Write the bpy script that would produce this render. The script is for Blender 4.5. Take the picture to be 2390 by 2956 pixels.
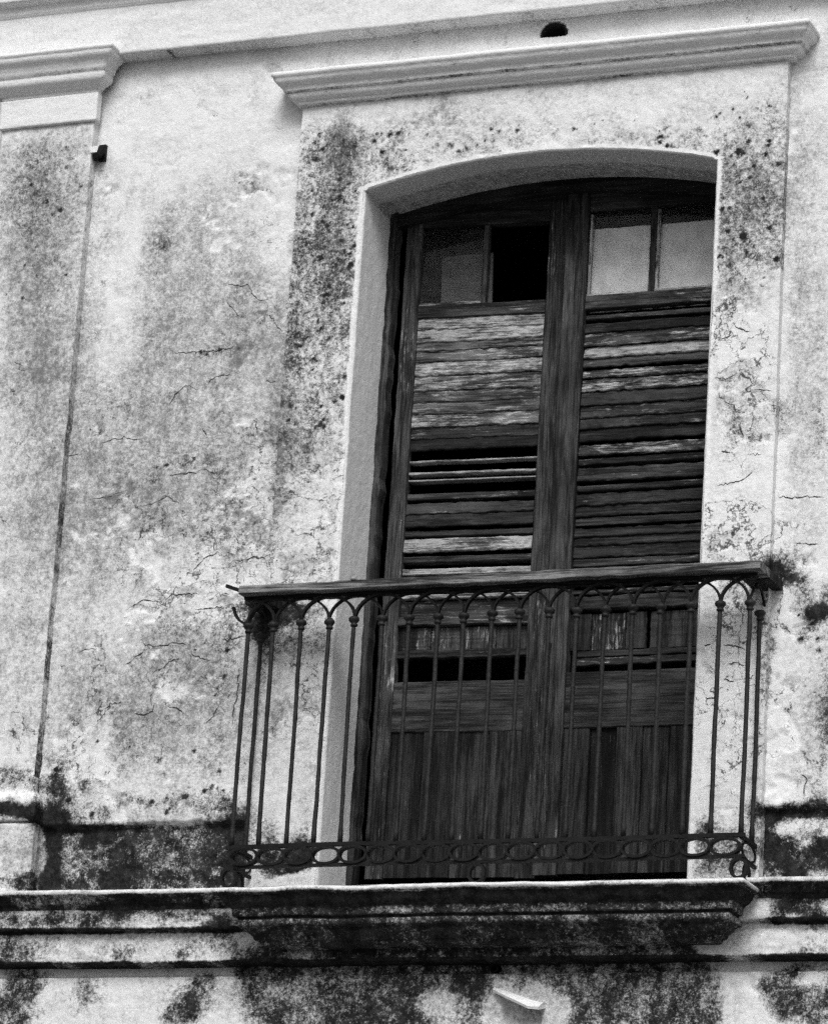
import bpy, bmesh, math, random
import numpy as np
from mathutils import Matrix, Vector
random.seed(7)
for o in list(bpy.data.objects): bpy.data.objects.remove(o)
scene = bpy.context.scene
COL = scene.collection
rad = math.radians

# ------------------------------------------------------------------ camera
CAM_R = np.array([[0.92815013, -0.0518945, -0.3685706],
                  [0.36709645, 0.29114495, 0.88344485],
                  [0.06146154, -0.95527042, 0.28927652]])      # columns: right, down, forward
CAM_C = np.array([5.03307, -12.064, -3.95026])
FOC = 11520.13; CX, CY = 1195.0, 1478.0
GROUND = -5.55                                                 # street level (eye height 1.6 m)
cd = bpy.data.cameras.new('camera'); cam = bpy.data.objects.new('camera', cd); COL.objects.link(cam)
m = np.eye(4); m[:3, 0] = CAM_R[:, 0]; m[:3, 1] = -CAM_R[:, 1]; m[:3, 2] = -CAM_R[:, 2]; m[:3, 3] = CAM_C
cam.matrix_world = Matrix(m.tolist())
cd.sensor_fit = 'HORIZONTAL'; cd.sensor_width = 36.0; cd.lens = 36.0 * FOC / 2390.0
cd.clip_start = 0.1; cd.clip_end = 3000
scene.camera = cam

# ------------------------------------------------------------------ sky, sun, exposure
SUN_EL, SUN_AZ = rad(47), rad(164)      # azimuth clockwise from +Y: the light comes from the front, a little right of the door
w = bpy.data.worlds.new('World'); scene.world = w; w.use_nodes = True
nt = w.node_tree; nt.nodes.clear()
sky = nt.nodes.new('ShaderNodeTexSky'); sky.sky_type = 'NISHITA'; sky.sun_disc = False
sky.sun_elevation = SUN_EL; sky.sun_rotation = SUN_AZ; sky.air_density = 1.0; sky.dust_density = 6.0; sky.ozone_density = 1.0
bw = nt.nodes.new('ShaderNodeRGBToBW'); bg = nt.nodes.new('ShaderNodeBackground'); bg.inputs[1].default_value = 0.10
wo = nt.nodes.new('ShaderNodeOutputWorld')
nt.links.new(sky.outputs[0], bw.inputs[0]); nt.links.new(bw.outputs[0], bg.inputs[0]); nt.links.new(bg.outputs[0], wo.inputs[0])
sd = bpy.data.lights.new('sun', 'SUN'); sd.energy = 1.5; sd.angle = rad(24); sd.color = (1, 1, 1)
sun = bpy.data.objects.new('sun', sd); COL.objects.link(sun)
to_sun = Vector((math.sin(SUN_AZ) * math.cos(SUN_EL), math.cos(SUN_AZ) * math.cos(SUN_EL), math.sin(SUN_EL)))
sun.rotation_euler = to_sun.to_track_quat('Z', 'Y').to_euler(); sun.location = (0, -10, 12)
vs = scene.view_settings; vs.view_transform = 'Standard'; vs.look = 'None'; vs.gamma = 1.0; vs.use_curve_mapping = False
vs.exposure = 0.45
scene.cycles.max_bounces = 4; scene.cycles.diffuse_bounces = 3; scene.cycles.glossy_bounces = 2; scene.cycles.transparent_max_bounces = 6
scene.cycles.use_adaptive_sampling = True; scene.cycles.adaptive_threshold = 0.02; scene.cycles.use_denoising = False

# ------------------------------------------------------------------ helpers
def at(u, v, y=0.0):
    """point of the plane Y=y seen at pixel (u,v) of the photograph"""
    d = CAM_R @ np.array([u - CX, v - CY, FOC]); t = (y - CAM_C[1]) / d[1]
    return CAM_C + t * d
def zat(u, v, y): return float(at(u, v, y)[2])

RT = np.random.RandomState(11).rand(8, 256, 256)
def vnoise(x, z, s, k=0):
    x = np.asarray(x) * s + 37.3 * k; z = np.asarray(z) * s + 91.7 * k
    xi = np.floor(x).astype(int); zi = np.floor(z).astype(int); fx = x - xi; fz = z - zi
    fx = fx * fx * (3 - 2 * fx); fz = fz * fz * (3 - 2 * fz); T = RT[k % 8]
    a = T[xi & 255, zi & 255]; b = T[(xi + 1) & 255, zi & 255]; c = T[xi & 255, (zi + 1) & 255]; d = T[(xi + 1) & 255, (zi + 1) & 255]
    return (a * (1 - fx) + b * fx) * (1 - fz) + (c * (1 - fx) + d * fx) * fz
def fbm(x, z, s, n=4, k=0, g=0.55):
    r = 0; a = 1; t = 0
    for i in range(n):
        r = r + a * vnoise(x, z, s * 2.03 ** i, k + i); t += a; a *= g
    return r / t
def sstep(a, b, x):
    t = np.clip((x - a) / (b - a), 0, 1); return t * t * (3 - 2 * t)

def empty(name, loc=(0, 0, 0), label=None, cat=None, group=None):
    o = bpy.data.objects.new(name, None); COL.objects.link(o); o.location = loc
    if label: o['label'] = label
    if cat: o['category'] = cat
    if group: o['group'] = group
    return o
def link(name, me, mat, parent=None, smooth=True, color=None):
    if mat is not None and not me.materials: me.materials.append(mat)
    o = bpy.data.objects.new(name, me); COL.objects.link(o)
    if parent: o.parent = parent
    if smooth: me.shade_smooth()
    if color: o.color = color
    return o
def mesh_arrays(name, V, F, attrs=None):
    me = bpy.data.meshes.new(name); V = np.asarray(V, np.float32).reshape(-1, 3); F = np.asarray(F, np.int32).reshape(-1, 4)
    me.vertices.add(len(V)); me.vertices.foreach_set('co', V.ravel())
    me.loops.add(F.size); me.loops.foreach_set('vertex_index', F.ravel())
    me.polygons.add(len(F)); me.polygons.foreach_set('loop_start', np.arange(0, F.size, 4, dtype=np.int32))
    me.update(calc_edges=True); me.validate()
    if attrs:
        for k, a in attrs.items():
            at_ = me.attributes.new(k, 'FLOAT', 'POINT'); at_.data.foreach_set('value', np.asarray(a, np.float32).ravel())
    return me
def grid_faces(nu, nv, keep=None):
    i, j = np.meshgrid(np.arange(nu - 1), np.arange(nv - 1), indexing='ij')
    a = i * nv + j; F = np.stack([a, a + nv, a + nv + 1, a + 1], -1)
    return F[keep] if keep is not None else F.reshape(-1, 4)

# ------------------------------------------------------------------ materials
class NT:
    def __init__(s, mat):
        s.t = mat.node_tree; s.t.nodes.clear()
        s.out = s.n('OutputMaterial'); s.p = s.n('BsdfPrincipled'); s.l(s.p.outputs[0], s.out.inputs[0])
    def n(s, k, **kw):
        nd = s.t.nodes.new('ShaderNode' + k)
        for a, b in kw.items(): setattr(nd, a, b)
        return nd
    def l(s, a, b): s.t.links.new(a, b)
    def setin(s, sock, v):
        if isinstance(v, (int, float)):
            sock.default_value = v if sock.type == 'VALUE' else ((v, v, v, 1) if sock.type == 'RGBA' else (v, v, v))
        elif isinstance(v, tuple): sock.default_value = v
        else: s.l(v, sock)
    def m(s, op, a, b=0.0, c=0.0, clamp=False):
        nd = s.n('Math', operation=op, use_clamp=clamp)
        for q, v in zip(nd.inputs, (a, b, c)): s.setin(q, v)
        return nd.outputs[0]
    def noise(s, vec, scale, detail=5, rough=.6, dist=0.0):
        nd = s.n('TexNoise'); nd.inputs['Scale'].default_value = scale; nd.inputs['Detail'].default_value = detail
        nd.inputs['Roughness'].default_value = rough; nd.inputs['Distortion'].default_value = dist; s.l(vec, nd.inputs['Vector']); return nd.outputs['Fac']
    def mapping(s, vec, scale=(1, 1, 1), loc=(0, 0, 0)):
        nd = s.n('Mapping'); nd.inputs['Scale'].default_value = scale; nd.inputs['Location'].default_value = loc; s.l(vec, nd.inputs['Vector']); return nd.outputs[0]
    def rng(s, v, a, b, c=0.0, d=1.0, smooth=True):
        nd = s.n('MapRange'); nd.interpolation_type = 'SMOOTHSTEP' if smooth else 'LINEAR'
        for q, x in zip(nd.inputs[:5], (v, a, b, c, d)): s.setin(q, x)
        return nd.outputs[0]
    def mix(s, f, a, b):
        nd = s.n('Mix'); nd.data_type = 'FLOAT'; s.setin(nd.inputs[0], f); s.setin(nd.inputs[2], a); s.setin(nd.inputs[3], b); return nd.outputs[0]
    def vadd(s, a, b, op='ADD'):
        nd = s.n('VectorMath', operation=op); s.setin(nd.inputs[0], a); s.setin(nd.inputs[1], b); return nd.outputs[0]
    def grey(s, v, sock):
        nd = s.n('CombineColor'); [s.setin(q, v) for q in nd.inputs[:3]]; s.l(nd.outputs[0], sock)
    def bump(s, h, dist, strength=1.0):
        nd = s.n('Bump'); nd.inputs['Distance'].default_value = dist; nd.inputs['Strength'].default_value = strength
        s.l(h, nd.inputs['Height']); s.l(nd.outputs[0], s.p.inputs['Normal'])
def newmat(name):
    mt = bpy.data.materials.new(name); mt.use_nodes = True; return mt, NT(mt)

def plaster_material():
    """limewash over old plaster; the patches (dark mould, grey dirt, painted shade, cracked and pitted zones) come as vertex attributes"""
    mt, t = newmat('old_limewash_plaster')
    geo = t.n('NewGeometry').outputs['Position']
    A = {k: t.n('Attribute', attribute_name=k).outputs['Fac'] for k in ('dark', 'grey', 'crack', 'crackfine')}
    n2 = t.noise(geo, 62, 4, .75); n3 = t.noise(geo, 24, 4, .7); n4 = t.noise(geo, 190, 2, .8)
    n2c = t.m('SUBTRACT', n2, .5); n4c = t.m('SUBTRACT', n4, .5)
    g = t.m('MULTIPLY_ADD', n4c, 1.0, t.m('MULTIPLY', n2c, 1.5)); g = t.m('MULTIPLY_ADD', t.m('SUBTRACT', n3, .5), .9, g); g = t.m('MULTIPLY_ADD', g, t.rng(A['grey'], -.1, .45, .45, 1.0), A['grey'])
    c = t.mix(t.rng(g, -.05, 1.05), .67, .15)
    d = t.m('MULTIPLY_ADD', n2c, 1.5, A['dark']); d = t.m('MULTIPLY_ADD', n4c, 1.2, d)
    c = t.mix(t.rng(d, .18, 1.02), c, t.mix(t.rng(t.m('ADD', t.m('MULTIPLY', n3, .6), t.m('MULTIPLY', n4, .4)), .40, .68), .007, .042))
    wn = t.n('TexNoise'); wn.inputs['Scale'].default_value = 11; wn.inputs['Detail'].default_value = 4; wn.inputs['Roughness'].default_value = .68; t.l(geo, wn.inputs['Vector'])
    cp = t.vadd(geo, t.vadd(wn.outputs['Color'], (.17, .17, .17), 'MULTIPLY')); cr = None
    for k_, sc, wd in (('crack', 4.6, .026), ('crackfine', 14.0, .036)):
        ve = t.n('TexVoronoi'); ve.feature = 'DISTANCE_TO_EDGE'; ve.inputs['Scale'].default_value = sc; t.l(cp, ve.inputs['Vector'])
        gate = t.rng(A[k_], .38, .80); lw = t.m('MULTIPLY', t.m('MULTIPLY', gate, wd), t.rng(n3, .3, .7, .35, 1.5))
        k = t.m('MULTIPLY', t.m('SUBTRACT', 1.0, t.rng(ve.outputs['Distance'], t.m('MULTIPLY', lw, .2), t.m('ADD', lw, .0005))), t.rng(A[k_], .34, .50))
        cr = k if cr is None else t.m('MAXIMUM', cr, k)
    c = t.mix(t.m('MULTIPLY', cr, t.rng(n3, .25, .65, .35, .95)), c, .04)
    t.grey(c, t.p.inputs['Base Color']); t.p.inputs['Roughness'].default_value = .95; t.p.inputs['Specular IOR Level'].default_value = .1
    t.bump(t.noise(geo, 55, 4, .8), .006, .55)
    return mt

def wood_material(name, axis):
    """weathered dark wood; object colour: R = how much old pale paint is left, G = tone of the bare wood"""
    mt, t = newmat(name)
    oc = t.n('TexCoord').outputs['Object']; oi = t.n('ObjectInfo'); sep = t.n('SeparateColor'); t.l(oi.outputs['Color'], sep.inputs[0])
    off = t.vadd((1.0, 1.0, 1.0), t.m('MULTIPLY', oi.outputs['Random'], 40.0), 'MULTIPLY')
    cmb = t.n('CombineXYZ'); [t.setin(q, t.m('MULTIPLY', oi.outputs['Random'], 37.0 + 5 * i)) for i, q in enumerate(cmb.inputs)]
    p = t.vadd(oc, cmb.outputs[0])
    def sc(a, b): return (a, b, b) if axis == 'x' else (b, b, a)
    g1 = t.noise(t.mapping(p, sc(2.5, 34)), 1, 6, .65, .4); g2 = t.noise(t.mapping(p, sc(7, 190)), 1, 5, .7); g3 = t.noise(p, 6, 5, .6)
    g = t.m('ADD', t.m('MULTIPLY', g1, .55), t.m('MULTIPLY', g2, .45))
    wood = t.mix(t.rng(g, .41, .60), .003, .036); wood = t.m('MULTIPLY', wood, t.mix(t.rng(g3, .3, .7), .6, 1.4)); wood = t.m('MULTIPLY', wood, sep.outputs[1])
    q1 = t.noise(t.mapping(p, sc(7, 26)), 1, 7, .72, .6); q2 = t.noise(t.mapping(p, sc(30, 110)), 1, 4, .7); q3 = t.noise(t.mapping(p, sc(2.2, 6)), 1, 3, .6)
    q = t.m('ADD', t.m('MULTIPLY', t.m('SUBTRACT', q1, .5), 1.5), t.m('MULTIPLY', t.m('SUBTRACT', q2, .5), .5)); q = t.m('ADD', q, t.m('MULTIPLY', t.m('SUBTRACT', q3, .5), .9))
    q = t.m('ADD', q, t.m('MULTIPLY', t.m('SUBTRACT', g2, .5), .9)); pm = t.rng(t.m('ADD', q, sep.outputs[0]), .40, .72)
    paint = t.m('MULTIPLY', t.mix(t.rng(t.m('ADD', t.m('MULTIPLY', q2, .5), t.m('MULTIPLY', g2, .5)), .36, .62), .13, .38), t.mix(t.rng(g3, .3, .7), .7, 1.15))
    c = t.mix(pm, wood, paint)
    t.grey(c, t.p.inputs['Base Color']); t.p.inputs['Roughness'].default_value = .85; t.p.inputs['Specular IOR Level'].default_value = .2
    t.bump(t.m('ADD', t.m('ADD', g2, t.m('MULTIPLY', g1, .8)), t.m('MULTIPLY', pm, .5)), .003, .8)
    return mt
def simple_material(name, lo, hi, scale, rough, spec=.3, bump=0.0, metallic=0.0):
    mt, t = newmat(name); oc = t.n('NewGeometry').outputs['Position']; n = t.noise(oc, scale, 6, .7); n2 = t.noise(oc, scale * .17, 4, .6)
    t.grey(t.mix(t.rng(t.m('ADD', t.m('MULTIPLY', n, .6), t.m('MULTIPLY', n2, .4)), .36, .64), lo, hi), t.p.inputs['Base Color'])
    t.p.inputs['Roughness'].default_value = rough; t.p.inputs['Specular IOR Level'].default_value = spec; t.p.inputs['Metallic'].default_value = metallic
    if bump: t.bump(n, bump, .8)
    return mt
PLASTER = plaster_material()
WOODH = wood_material('weathered_wood_horizontal', 'x'); WOODV = wood_material('weathered_wood_vertical', 'z')
IRON = simple_material('rusted_wrought_iron', .003, .010, 120, .65, .15, .002)
def glass_material(name, dust):
    mt, t = newmat(name); geo = t.n('NewGeometry').outputs['Position']; t.p.inputs['Roughness'].default_value = .06; t.p.inputs['Specular IOR Level'].default_value = .4
    t.grey(.05, t.p.inputs['Base Color']); tr = t.n('BsdfTransparent'); ms = t.n('MixShader')
    t.l(t.rng(t.noise(geo, 14, 5, .65), .3, .75, dust * .6, dust * 1.4), ms.inputs[0]); t.l(tr.outputs[0], ms.inputs[1]); t.l(t.p.outputs[0], ms.inputs[2]); t.l(ms.outputs[0], t.out.inputs[0]); return mt
GLASS = glass_material('dusty_window_glass', .16)
PALE = simple_material('pale_inner_board', .70, .82, 14, .9); DULL = simple_material('dull_inner_board', .07, .10, 14, .9)
IRON_WORN = simple_material('worn_iron_bar', .006, .024, 90, .6, .2, .002)
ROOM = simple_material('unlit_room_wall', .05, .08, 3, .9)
STREET = simple_material('street_paving', .09, .15, 4, .9, .2, .01)

SUR_Y0 = -.035
# ------------------------------------------------------------------ stains of the facade (soft patches in metres on the wall)
BLOBS = {'black': [], 'dark': [], 'grey': [], 'crack': [], 'pit': []}
def blob(k, u, v, ru, rv, s, y=0.0, p=2.0):
    c = at(u, v, y); BLOBS[k].append((c[0], c[2], ru / 815.0, rv / 785.0, s, p))
def many(k, rows):
    for r in rows: blob(k, *r)
many('grey', [
    (520, 1250, 400, 520, .40), (420, 1450, 280, 260, .12), (600, 800, 330, 300, .22), (460, 690, 60, 90, .16), (250, 1300, 90, 500, .12), (330, 900, 60, 300, -.30),
    (480, 2020, 400, 280, .44), (600, 1720, 180, 110, -.34), (350, 1850, 90, 90, -.2), (260, 2100, 120, 200, .15), (120, 600, 170, 240, .60), (100, 1000, 140, 240, .35),
    (80, 1500, 130, 500, .28), (975, 640, 50, 280, .45), (990, 430, 70, 60, .35), (800, 560, 60, 260, -.22), (500, 330, 300, 160, -.10), (1300, 400, 330, 60, .25), (2150, 620, 110, 230, .55), (1800, 400, 260, 50, .15),
    (2340, 1150, 70, 420, .25), (2360, 2050, 80, 200, .35), (350, 2470, 350, 110, .35), (2300, 2480, 120, 70, .45), (300, 2720, 500, 60, .22),
    (820, 1250, 70, 300, .32), (860, 1650, 120, 160, .1), (500, 330, 420, 300, .06), (1500, 260, 500, 90, .10), (2320, 600, 80, 500, .12), (60, 2450, 80, 90, .18), (2100, 1250, 90, 300, .08), (2330, 400, 90, 300, .08),
    (1420, 2880, 600, 80, .3), (430, 2890, 420, 70, .12), (700, 60, 900, 50, .12)])
many('dark', [
    # pilaster, left
    (130, 560, 150, 190, .26), (60, 640, 90, 90, .10), (180, 760, 70, 110, .14), (60, 480, 80, 60, .08), (60, 2275, 130, 28, .40), (60, 2350, 110, 26, .62), (60, 2245, 120, 10, .25),
    (110, 2540, 60, 40, .45), (10, 2540, 60, 20, .25),
    # wall between pilaster and surround
    (455, 690, 40, 50, .36), (620, 1010, 70, 20, .33), (640, 1240, 150, 70, .16), (430, 1330, 160, 60, .20), (610, 1390, 40, 40, .36), (440, 1390, 30, 20, .3),
    (150, 2220, 40, 60, .42), (250, 2345, 200, 34, .34), (450, 2190, 20, 20, .60), (245, 2250, 20, 20, .52), (580, 2345, 140, 40, .34), (640, 2260, 60, 90, .14),
    (690, 2370, 60, 60, .5), (660, 1930, 30, 240, .22), (640, 1830, 80, 60, .22), (300, 1950, 200, 160, .08),
    (360, 2360, 120, 20, .25), (170, 2300, 40, 50, .35), (560, 2200, 80, 60, .18), (300, 2180, 120, 60, .14), (380, 2080, 120, 60, .12), (520, 1820, 90, 40, .12), (240, 1200, 30, 250, .10),
    (360, 1180, 120, 60, .14), (520, 1130, 120, 50, .16), (700, 1130, 80, 50, .14), (560, 1330, 100, 40, .18), (700, 1360, 60, 60, .14), (780, 1280, 40, 120, .14), (400, 1000, 100, 60, .10), (660, 860, 90, 60, .12),
    (285, 2490, 40, 14, -.3), (450, 2470, 40, 40, -.22), (560, 2450, 60, 40, -.15), (640, 2500, 90, 70, .2), (330, 2530, 230, 30, .2), (250, 2410, 150, 24, .22), (130, 2470, 20, 110, .35), (110, 2540, 50, 34, .35),
    # surround beside the railing and at its foot
    (860, 1770, 110, 50, .5), (800, 1800, 70, 80, .75), (740, 1830, 40, 60, .5), (900, 1880, 70, 50, .26), (830, 1910, 60, 24, .25), (760, 2000, 20, 200, .25), (770, 2420, 60, 50, .28), (890, 2490, 80, 34, .95), (830, 2500, 50, 30, .5), (790, 2470, 40, 40, .3), (900, 2420, 40, 40, .2),
    (740, 1760, 50, 50, .25), (2110, 1210, 40, 100, .30), (2200, 1265, 20, 20, .45), (2190, 1370, 40, 24, .25), (2140, 1790, 60, 90, .24), (2110, 1710, 60, 30, .2), (2130, 2410, 110, 46, .34), (2050, 2450, 60, 70, .36), (2110, 2490, 60, 50, .34), (2060, 2380, 40, 30, .25),
    (2140, 1920, 70, 40, .15), (2120, 900, 26, 50, .3),
    # wall to the right of the surround
    (2290, 1600, 34, 34, .28), (2335, 1850, 50, 44, .36), (2360, 1740, 40, 40, .3), (2300, 1760, 40, 40, .2), (2380, 1690, 26, 50, .3), (2310, 1640, 40, 40, .2), (2212, 1900, 12, 160, .42),
    (2370, 2010, 30, 90, .40), (2380, 2130, 26, 80, .4), (2300, 2338, 130, 14, .62), (2205, 2340, 26, 40, .5), (2370, 2300, 40, 40, .3), (2310, 2460, 120, 60, .40), (2380, 2440, 50, 60, .3),
    (2240, 2500, 40, 40, .3), (2350, 1150, 60, 320, .10), (2380, 1250, 30, 80, .2),
    # string course
    (90, 2660, 60, 26, .25), (280, 2660, 180, 30, .48), (180, 2655, 30, 20, .3), (560, 2660, 140, 26, .34), (660, 2660, 50, 40, .4), (2330, 2620, 90, 24, .45), (2180, 2640, 40, 14, .2), (2260, 2650, 20, 40, .3), (2170, 2640, 70, 30, -.3), (2200, 2730, 130, 40, -.25), (260, 2760, 80, 40, -.2),
    (50, 2740, 90, 50, .36), (370, 2765, 60, 30, .34), (560, 2760, 40, 30, .26), (900, 2760, 160, 40, .52), (1250, 2750, 300, 40, .42), (1600, 2750, 240, 30, .56), (1900, 2750, 180, 40, .5), (2060, 2760, 20, 40, -.3),
    (2360, 2700, 40, 40, .2),
    (150, 2740, 60, 40, .15), (480, 2730, 90, 40, .15), (660, 2740, 60, 40, .2), (20, 2650, 60, 30, .3), (420, 2650, 60, 30, .25), (2380, 2660, 60, 20, .3), (1000, 2750, 120, 40, .3), (1400, 2750, 200, 40, .3), (1750, 2750, 150, 40, .3),
    # wall under the string course
    (90, 2830, 60, 40, .3), (20, 2930, 90, 50, .3), (480, 2940, 60, 40, .4), (700, 2820, 60, 40, .3), (860, 2930, 130, 50, .4), (1050, 2940, 160, 50, .35), (1200, 2930, 110, 50, .4), (1350, 2920, 60, 60, .4), (1330, 2800, 60, 40, .4),
    (1750, 2940, 150, 50, .4), (1900, 2920, 150, 60, .4), (1850, 2820, 150, 40, .4), (2010, 2810, 50, 40, .3), (2230, 2830, 60, 40, .3), (2340, 2920, 80, 50, .4),
    (40, 2880, 90, 90, .46), (275, 2850, 60, 60, .48), (540, 2920, 80, 60, .58), (590, 2860, 34, 30, .52), (780, 2880, 100, 110, .60), (940, 2900, 130, 100, .52), (820, 2870, 50, 40, -.45), (1100, 2880, 130, 90, .58),
    (1000, 2830, 200, 30, .35), (1260, 2830, 110, 50, .5), (1250, 2880, 80, 40, -.45), (1390, 2870, 24, 70, .5), (1560, 2810, 200, 34, .60), (1700, 2850, 90, 70, .60), (1800, 2900, 180, 90, .56), (1960, 2850, 120, 110, .56),
    (1420, 2890, 40, 60, -.35), (1540, 2890, 120, 50, -.5), (2040, 2890, 60, 100, .4), (2130, 2880, 50, 110, -.4), (2290, 2860, 110, 90, .50), (2320, 2850, 40, 24, -.5), (2380, 2900, 60, 60, .4), (2240, 2900, 30, 80, .2)])
many('black', [(2262, 1675, 42, 36, 1.0), (2245, 1640, 34, 40, .8), (2300, 1700, 24, 30, .5), (2350, 1785, 44, 30, 1.1), (2325, 1800, 24, 24, .5), (800, 1790, 50, 60, .5), (745, 1850, 20, 40, .4), (890, 2495, 60, 26, .6), (60, 2352, 110, 16, .4), (160, 2350, 50, 30, .5), (640, 2390, 60, 20, .4)])
many('crack', [
    (560, 1720, 330, 260, .42), (600, 1000, 250, 350, .25), (800, 1650, 200, 250, .45), (930, 1300, 130, 200, .55), (2150, 1150, 110, 400, .50), (2150, 1950, 110, 300, .50), (880, 2050, 120, 300, .30),
    (400, 2100, 330, 250, .25), (2330, 1650, 90, 200, .3), (500, 1400, 260, 200, .25), (2330, 2250, 90, 150, .3), (150, 2880, 200, 80, .2), (100, 1500, 150, 500, .1)])
many('pit', [
    (1150, 440, 200, 80, .34), (1500, 430, 250, 60, .30), (1900, 400, 220, 80, .36), (2170, 400, 110, 130, .55), (2160, 650, 100, 220, .30), (950, 560, 110, 220, .26), (920, 1000, 100, 250, .22), (640, 1000, 160, 60, .20),
    (600, 1900, 160, 160, .22), (400, 2300, 300, 120, .18), (2150, 1250, 90, 150, .2)])
rp = np.random.RandomState(5); PITS = []
for u0, u1, v0, v1, n, y in ((1080, 1500, 370, 440, 26, SUR_Y0), (1650, 2080, 310, 420, 22, SUR_Y0), (2060, 2260, 260, 480, 26, SUR_Y0), (2070, 2250, 480, 820, 26, SUR_Y0), (890, 1040, 380, 900, 34, SUR_Y0), (830, 1000, 900, 1250, 22, SUR_Y0),
                             (560, 720, 960, 1040, 14, 0), (480, 700, 1830, 2050, 26, 0), (150, 650, 2120, 2360, 30, 0), (250, 800, 1150, 1450, 18, 0), (2290, 2385, 1750, 2100, 16, 0), (10, 250, 420, 900, 26, -.045)):
    for i in range(n):
        c = at(rp.uniform(u0, u1), rp.uniform(v0, v1), y); r = rp.uniform(.0035, .0085) * (1 if rp.rand() < .8 else 1.35); PITS.append((c[0], c[2], r * rp.uniform(.7, 1.4), r, rp.uniform(.5, 1.1)))
def fields(x, z):
    x = np.asarray(x, float).ravel(); z = np.asarray(z, float).ravel()
    wx = x + .05 * (fbm(x, z, 9, 4, 1) - .5) + .10 * (fbm(x, z, 3.1, 3, 5) - .5); wz = z + .06 * (fbm(x, z, 9, 4, 3) - .5) + .12 * (fbm(x, z, 3.1, 3, 6) - .5)
    out = {}
    for k, L in BLOBS.items():
        f = np.zeros(len(x))
        for cx, cz, rx, rz, s, p in L:
            r2 = ((wx - cx) / rx) ** 2 + ((wz - cz) / rz) ** 2
            sel = r2 < 5
            f[sel] += s * np.exp(-0.9 * r2[sel] ** 1.3)
        out[k] = f
    sp = fbm(x, z, 30, 4, 2, .7) - .5; bl = fbm(x, z, 8, 3, 4) - .5; n1 = fbm(x, z, 15, 4, 6, .65) - .5; st = fbm(x * 3.2, z * .35, 7, 4, 3) - .5
    d = np.minimum(out['dark'] * 1.6, .95) + out['black']
    amp = sstep(.03, .30, d)
    out['dark'] = d + amp * (sp * .6 + bl * .35 + n1 * .45 + st * .25) - .08
    jx = x + .008 * (fbm(x, z, 60, 3, 2) - .5); jz = z + .008 * (fbm(x, z, 60, 3, 4) - .5); pit = np.zeros(len(x))
    for cx, cz, rx, rz, sg in PITS:
        sel = np.nonzero((np.abs(x - cx) < .04) & (np.abs(z - cz) < .04))[0]
        if len(sel): pit[sel] = np.maximum(pit[sel], sg * np.exp(-(((jx[sel] - cx) / rx) ** 2 + ((jz[sel] - cz) / rz) ** 2) ** 1.2))
    out['pit'] = pit; out['dark'] = out['dark'] + pit
    out['grey'] = np.clip(out['grey'] * 1.1, -.25, .9) + bl * .22 + n1 * .42 + st * .22 + .10
    c = out['crack']
    out['crack'] = c * 1.1 + 1.9 * (fbm(x, z, 3.7, 4, 1, .6) - .5) + .02; out['crackfine'] = c * 1.3 + 1.7 * (fbm(x, z, 6.0, 4, 5, .6) - .5) + .10
    return out

def ramp(z, pts):
    zs_, vs_ = zip(*sorted(pts)); return np.interp(z, zs_, vs_)
def surround_dark(x, z):
    """grey speckled lichen confined to the band of plaster round the door"""
    wz = z + .10 * (fbm(x, z, 7, 4, 2) - .5) + .05 * (fbm(x, z, 22, 3, 3) - .5)
    L = ramp(wz, [(1.53, 0), (1.48, .05), (1.43, .48), (1.30, .58), (1.0, .64), (.80, .68), (.68, .66), (.55, .62), (.42, .56), (.28, .34), (.1, .14), (-.1, 0), (-2, 0)])
    edge = .716 + .055 * sstep(1.05, 1.16, x) + .03 * (fbm(x, z, 16, 4, 1) - .5)      # lower limit: a newer pale patch of plaster
    Rr = ramp(wz, [(1.53, 0), (1.42, .10), (1.30, .42), (1.15, .54), (.7, .54)]) * sstep(edge - .006, edge + .006, z) + .34 * np.exp(-((x - 1.075) / .03) ** 2 - ((z - .68) / .06) ** 2)
    T = ramp(wz - arch(np.clip(x, OX0, OX1)), [(0, .42), (.04, .36), (.08, .22), (.14, .08), (.2, 0), (.4, 0)]) * (.6 + 1.0 * (fbm(x, z, 5, 3, 4)))
    left = 1 - sstep(-.20, -.06, x + .10 * (fbm(x, z, 8, 3, 6) - .5)); right = sstep(.96, 1.06, x + .06 * (fbm(x, z, 8, 3, 7) - .5))
    d = L * left + Rr * right + T * (1 - left) * (1 - right)
    n = fbm(x, z, 28, 4, 2, .7) - .5; b = fbm(x, z, 9, 3, 4) - .5
    return d + sstep(.03, .25, d) * (n * .75 + b * .55)
def wall_dark(x, z):
    """dado below the ragged plaster edge: soaked black left of the balcony, lighter to the right"""
    inz = sstep(-1.062, -1.078, z + .012 * (fbm(x, z, 20, 3, 2) - .5)) * (z > -1.45)
    lvl = np.where(x < -.4, .90 * sstep(-1.335, -1.29, x), .40)
    n = fbm(x, z, 22, 4, 3, .7) - .5; b = fbm(x, z, 6, 3, 4) - .5
    return inz * (lvl + (n * .7 + b * .8) * (lvl > .05))
def flakes(x, z, c):
    """where a skin of limewash has come off"""
    return sstep(.52, .54, fbm(x, z, 6.5, 5, 5, .6)) * sstep(.30, .42, c)
def relief(x, z, a=1.0):
    return a * (.010 * (fbm(x, z, 2.3, 3, 2) - .5) + .008 * (fbm(x, z, 14, 4, 3) - .5) + .0035 * (fbm(x, z, 55, 3, 5) - .5))
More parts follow.
